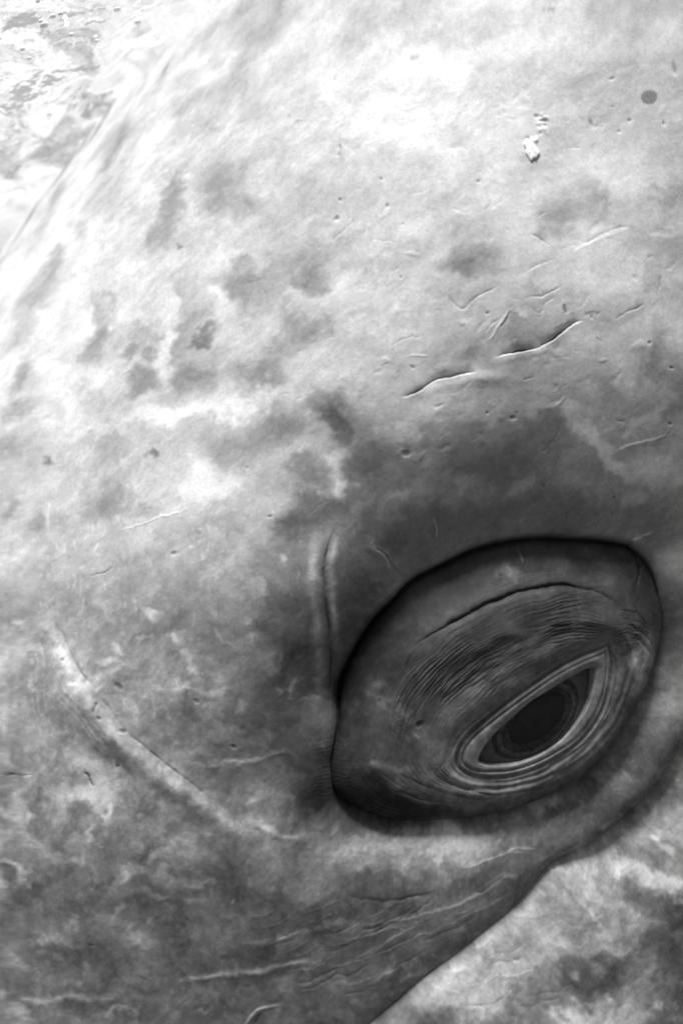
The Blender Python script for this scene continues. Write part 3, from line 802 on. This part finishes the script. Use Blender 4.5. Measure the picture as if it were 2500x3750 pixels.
# ---------------------------------------------------------------- eyeball, iris, pupil
def skin_mat(name, col, rough=0.35, spec=0.15, scale=150, lo=0.8, hi=1.2):
    m, N, L = mat_new(name)
    out = N.new('ShaderNodeOutputMaterial')
    b = N.new('ShaderNodeBsdfPrincipled')
    t = N.new('ShaderNodeTexCoord')
    n = N.new('ShaderNodeTexNoise')
    n.inputs['Scale'].default_value = scale
    n.inputs['Detail'].default_value = 3
    r = N.new('ShaderNodeMapRange')
    r.inputs[1].default_value, r.inputs[2].default_value = 0.3, 0.7
    r.inputs[3].default_value, r.inputs[4].default_value = col * lo, col * hi
    L.new(t.outputs['Object'], n.inputs['Vector'])
    L.new(n.outputs[0], r.inputs[0])
    L.new(r.outputs[0], b.inputs['Base Color'])
    b.inputs['Roughness'].default_value = rough
    b.inputs['Specular IOR Level'].default_value = spec
    L.new(b.outputs[0], out.inputs[0])
    return m


ec = at(*np.array(Z6((965, 868))[0]))
eb, en = base(np.array([ec[0]]), np.array([ec[1]]))
eb, en = Vector(eb[0]), Vector(en[0])
tip = eb + en * (PLAT - 0.0008)
lx = at(*np.array(Z6((1215, 660))[0])) - ec
lx = Vector((lx[0], 0, lx[1]))
lx = (lx - en * lx.dot(en)).normalized()
ly = en.cross(lx)
ER = 0.17            # curvature of the front of the eye
eyem = Matrix((lx, ly, en)).transposed().to_4x4()
eyem.translation = tip - en * ER


def ball(r, rings=48, segs=96):
    vs = [(0, 0, r)]
    for i in range(1, rings):
        t = math.pi * i / rings
        for j in range(segs):
            a = 2 * math.pi * j / segs
            vs.append((r * math.sin(t) * math.cos(a), r * math.sin(t) * math.sin(a), r * math.cos(t)))
    vs.append((0, 0, -r))
    fs = [(0, 1 + j, 1 + (j + 1) % segs) for j in range(segs)]
    for i in range(rings - 2):
        for j in range(segs):
            a, b = 1 + i * segs + j, 1 + i * segs + (j + 1) % segs
            fs.append((a, a + segs, b + segs, b))
    l = len(vs) - 1
    o = 1 + (rings - 2) * segs
    fs += [(o + (j + 1) % segs, o + j, l) for j in range(segs)]
    return vs, fs


def cap(r, cx, cy, a0, b0, a1, b1, rings=10, segs=96, thick=0.0004):
    """a band of shell on the ball between two ellipses (a0 = 0: a full disc), with a rounded-down outer edge"""
    vs, fs = [], []
    for i in range(rings + 1):
        f = i / rings
        rr = r - (thick * 1.6 if i == rings else 0)
        for j in range(segs):
            t = 2 * math.pi * j / segs
            x = cx + (a0 + (a1 - a0) * f) * math.cos(t)
            y = cy + (b0 + (b1 - b0) * f) * math.sin(t)
            q = math.hypot(x, y)
            vs.append((x, y, math.sqrt(max(rr * rr - q * q, 0))))
    for i in range(rings):
        for j in range(segs):
            a, b = i * segs + j, i * segs + (j + 1) % segs
            fs.append((a, a + segs, b + segs, b))
    return vs, fs


def raw(name, vf, mat, parent):
    me = bpy.data.meshes.new(name)
    me.from_pydata(vf[0], [], vf[1])
    me.polygons.foreach_set('use_smooth', np.ones(len(me.polygons), bool))
    o = link_mesh(name, me, mat, parent)
    return o


PXE = 0.861 * K


def lens(rad, rim, deep, segs=96):
    prof = [(rim * i / 14, math.sqrt(rad * rad - (rim * i / 14) ** 2)) for i in range(1, 15)]
    z0 = prof[-1][1]
    prof += [(rim * math.cos(t), z0 - deep * math.sin(t)) for t in [math.pi / 2 * i / 12 for i in range(1, 12)]]
    vs = [(0, 0, rad)] + [(r * math.cos(2 * math.pi * j / segs), r * math.sin(2 * math.pi * j / segs), z) for r, z in prof for j in range(segs)] + [(0, 0, z0 - deep)]
    fs = [(0, 1 + j, 1 + (j + 1) % segs) for j in range(segs)]
    for i in range(len(prof) - 1):
        for j in range(segs):
            a, b = 1 + i * segs + j, 1 + i * segs + (j + 1) % segs
            fs.append((a, a + segs, b + segs, b))
    o = 1 + (len(prof) - 1) * segs
    fs += [(o + (j + 1) % segs, o + j, len(vs) - 1) for j in range(segs)]
    return vs, fs


eye = raw('eyeball', lens(ER, 0.066, 0.05), skin_mat('eye_white_dark', 0.10, 0.2, 0.2), whale)
eye.matrix_local = eyem
eye['label'] = 'dark eyeball in the slit of the lids'
ir = raw('iris', cap(ER + 0.0004, 2 * PXE, -8 * PXE, 0.0, 0.0, 236 * PXE, 138 * PXE, 16), skin_mat('iris_dark', 0.038, 0.2, 0.2, 300, 0.6, 1.4), eye)
ring = raw('iris_ring', cap(ER + 0.0008, 2 * PXE, -10 * PXE, 186 * PXE, 108 * PXE, 210 * PXE, 128 * PXE, 6), skin_mat('iris_pale', 0.075, 0.2, 0.2, 300, 0.6, 1.4), eye)
pu = raw('pupil', cap(ER + 0.0010, 8 * PXE, -6 * PXE, 0.0, 0.0, 152 * PXE, 84 * PXE, 12), skin_mat('pupil_black', 0.016, 0.2, 0.2), eye)
ir['label'] = 'dark grey iris'
ring['label'] = 'paler ring at the edge of the iris'
pu['label'] = 'black oval pupil'

# loose flake of pale skin at the old scar
fc = at(1943, 550)
fb, fn = base(np.array([fc[0]]), np.array([fc[1]]))
hz = H[np.searchsorted(gz, fc[1]), np.searchsorted(gx, fc[0])]
fb, fn = Vector(fb[0]) + Vector(fn[0]) * (hz + 0.0008), Vector(fn[0])
fx = (Vector((1, 0, 0)) - fn * fn.x).normalized()
fz = fx.cross(fn)
rr_ = random.Random(9)
vs, fs = [], []
NA = 22
for k in range(5):
    for j in range(NA):
        t = 2 * math.pi * j / NA
        rad = (0.25, 0.55, 0.8, 0.95, 1.0)[k]
        jag = 1 + 0.16 * math.sin(3 * t + 1) + 0.10 * math.sin(7 * t) + rr_.uniform(-.05, .05)
        x, y = 0.0050 * rad * jag * math.cos(t), 0.0088 * rad * jag * math.sin(t)
        x += 0.0022 * y / 0.0088
        h = (0.0006, 0.0007, 0.0005, 0.0002, -0.0012)[k] + rr_.uniform(-.0002, .0003)
        vs.append(fb + fx * x + fz * y + fn * h)
for k in range(4):
    for j in range(NA):
        a, b = k * NA + j, k * NA + (j + 1) % NA
        fs.append((a, b, b + NA, a + NA))
fs.append(tuple(range(NA))[::-1])
fl = raw('skin_flake', ([tuple(v) for v in vs], fs), skin_mat('flake_white', 0.85, 0.6, 0.1, 400, 0.92, 1.0), whale)
fl['label'] = 'small white flake of loose skin at the scar'

# ---------------------------------------------------------------- water surface seen from below, added sea floor
def grid_sheet(name, xs, ys, zf):
    X, Y = np.meshgrid(xs, ys)
    Zs = zf(X, Y)
    v = np.stack([X, Y, Zs], -1).reshape(-1, 3)
    nx, ny = len(xs), len(ys)
    i = np.arange(nx * ny).reshape(ny, nx)
    q = np.stack([i[:-1, :-1], i[:-1, 1:], i[1:, 1:], i[1:, :-1]], -1).reshape(-1, 4)
    me = bpy.data.meshes.new(name)
    me.vertices.add(len(v))
    me.vertices.foreach_set('co', v.astype(np.float32).ravel())
    me.loops.add(q.size)
    me.loops.foreach_set('vertex_index', q.astype(np.int32).ravel())
    me.polygons.add(len(q))
    me.polygons.foreach_set('loop_start', (np.arange(len(q)) * 4).astype(np.int32))
    me.update(calc_edges=True)
    me.polygons.foreach_set('use_smooth', np.ones(len(q), bool))
    return me


def spread(lo, hi, st, far):
    a = list(np.arange(lo, hi, st))
    l, r, s1 = [], [], st
    while s1 < 1e9 and (not l or l[-1] > -far):
        s1 *= 1.25
        l.append((l[-1] if l else a[0]) - s1)
    s1 = st
    while not r or r[-1] < far:
        s1 *= 1.25
        r.append((r[-1] if r else a[-1]) + s1)
    return np.array(l[::-1] + a + r)


WATER_Z = 0.47


def waves(X, Y):
    fade = np.exp(-(X * X + Y * Y) / 9.0)
    z = 0.024 * fbm(X, Y * 1.3, 0.34, 3, 201) * fade + 0.0045 * fbm(X * 1.2, Y, 0.06, 3, 211, 0.55) * fade
    # small steep ripples where the surface laps against the whale
    Rn = np.array(R.to_3x3()).T
    q = np.stack([X, Y, np.full(X.shape, WATER_Z)], -1) @ Rn.T - CEN
    f = np.sqrt(((q[..., 0] * E1[0] + q[..., 2] * E1[1]) / AA) ** 2 + ((q[..., 0] * E2[0] + q[..., 2] * E2[1]) / BB) ** 2 + (q[..., 1] / CC) ** 2) - 1
    z += 0.0045 * fbm(X, Y, 0.030, 2, 221) * np.exp(-(f / 0.16) ** 2)
    return WATER_Z + z


wm = grid_sheet('water_surface', spread(-1.1, 1.0, 0.008, 900), spread(-1.3, 0.9, 0.008, 900), waves)
m, N, L = mat_new('water')
out = N.new('ShaderNodeOutputMaterial')
fr = N.new('ShaderNodeFresnel')
fr.inputs['IOR'].default_value = 1.333
tr = N.new('ShaderNodeBsdfTransparent')
gl = N.new('ShaderNodeBsdfGlossy')
gl.inputs['Roughness'].default_value = 0.03
gl.inputs['Color'].default_value = (1, 1, 1, 1)
mx = N.new('ShaderNodeMixShader')
tc = N.new('ShaderNodeTexCoord')
n1 = N.new('ShaderNodeTexNoise')
n1.inputs['Scale'].default_value = 38
n1.inputs['Detail'].default_value = 3
bp = N.new('ShaderNodeBump')
bp.inputs['Strength'].default_value = 0.4
bp.inputs['Distance'].default_value = 0.01
L.new(tc.outputs['Object'], n1.inputs['Vector'])
L.new(n1.outputs[0], bp.inputs['Height'])
L.new(bp.outputs[0], fr.inputs['Normal'])
L.new(bp.outputs[0], gl.inputs['Normal'])
L.new(fr.outputs[0], mx.inputs[0])
L.new(tr.outputs[0], mx.inputs[1])
L.new(gl.outputs[0], mx.inputs[2])
L.new(mx.outputs[0], out.inputs[0])
water = link_mesh('water_surface', wm, m)
water['kind'] = 'structure'

fm = grid_sheet('bounce_sea_floor', spread(-6, 6, 0.15, 900), spread(-6, 6, 0.15, 900), lambda X, Y: -2.6 + 0.10 * fbm(X, Y, 2.5, 3, 301) + 0.02 * fbm(X, Y * 2, 0.5, 2, 311))  # unseen floor, added to bounce fill light up onto the whale
floor = link_mesh('bounce_sea_floor', fm, skin_mat('bounce_sand', 0.06, 0.9, 0.1, 3, 0.8, 1.15))
floor['kind'] = 'structure'

# ---------------------------------------------------------------- air bubbles under the surface
m, N, L = mat_new('air_bubble')
out = N.new('ShaderNodeOutputMaterial')
pb = N.new('ShaderNodeBsdfPrincipled')
fn_ = N.new('ShaderNodeTexNoise')
fn_.inputs['Scale'].default_value = 2.0
fr_ = N.new('ShaderNodeMapRange')
fr_.inputs[3].default_value, fr_.inputs[4].default_value = 0.80, 0.95
L.new(fn_.outputs[0], fr_.inputs[0])
L.new(fr_.outputs[0], pb.inputs['Base Color'])
pb.inputs['Roughness'].default_value = 0.15
pb.inputs['Alpha'].default_value = 0.7
pb.inputs['Subsurface Weight'].default_value = 0.0
L.new(pb.outputs[0], out.inputs[0])
bub = None
camp = cam_o.matrix_world.translation
for px, py, r in ((163, 92, 17), (195, 60, 12), (222, 50, 11), (263, 128, 10), (150, 78, 9), (506, 80, 12), (84, 180, 10), (430, 34, 13), (520, 36, 9), (108, 214, 8), (355, 150, 8), (140, 4, 9)):
    dv = (R.to_3x3() @ Vector(((px - 1250) * K, D, (1875 - py) * K)))
    t = (WATER_Z - 0.012 - camp.z) / dv.z
    p = camp + dv * t
    vs, fs = ball(1.0, 10, 18)
    if bub is None:
        bme = bpy.data.meshes.new('air_bubble')
        bme.from_pydata([(x, y, z * 0.8) for x, y, z in vs], [], fs)
        bme.polygons.foreach_set('use_smooth', np.ones(len(bme.polygons), bool))
        bub = link_mesh('air_bubble', bme, m)
        b = bub
    else:
        b = bub.copy()
        coll.objects.link(b)
    b.location = p
    b.scale = (r * K * t,) * 3
    b['label'] = 'small round air bubble drifting just below the rippled water surface'
    b['category'] = 'bubble'
    b['group'] = 'air bubbles under the water surface'
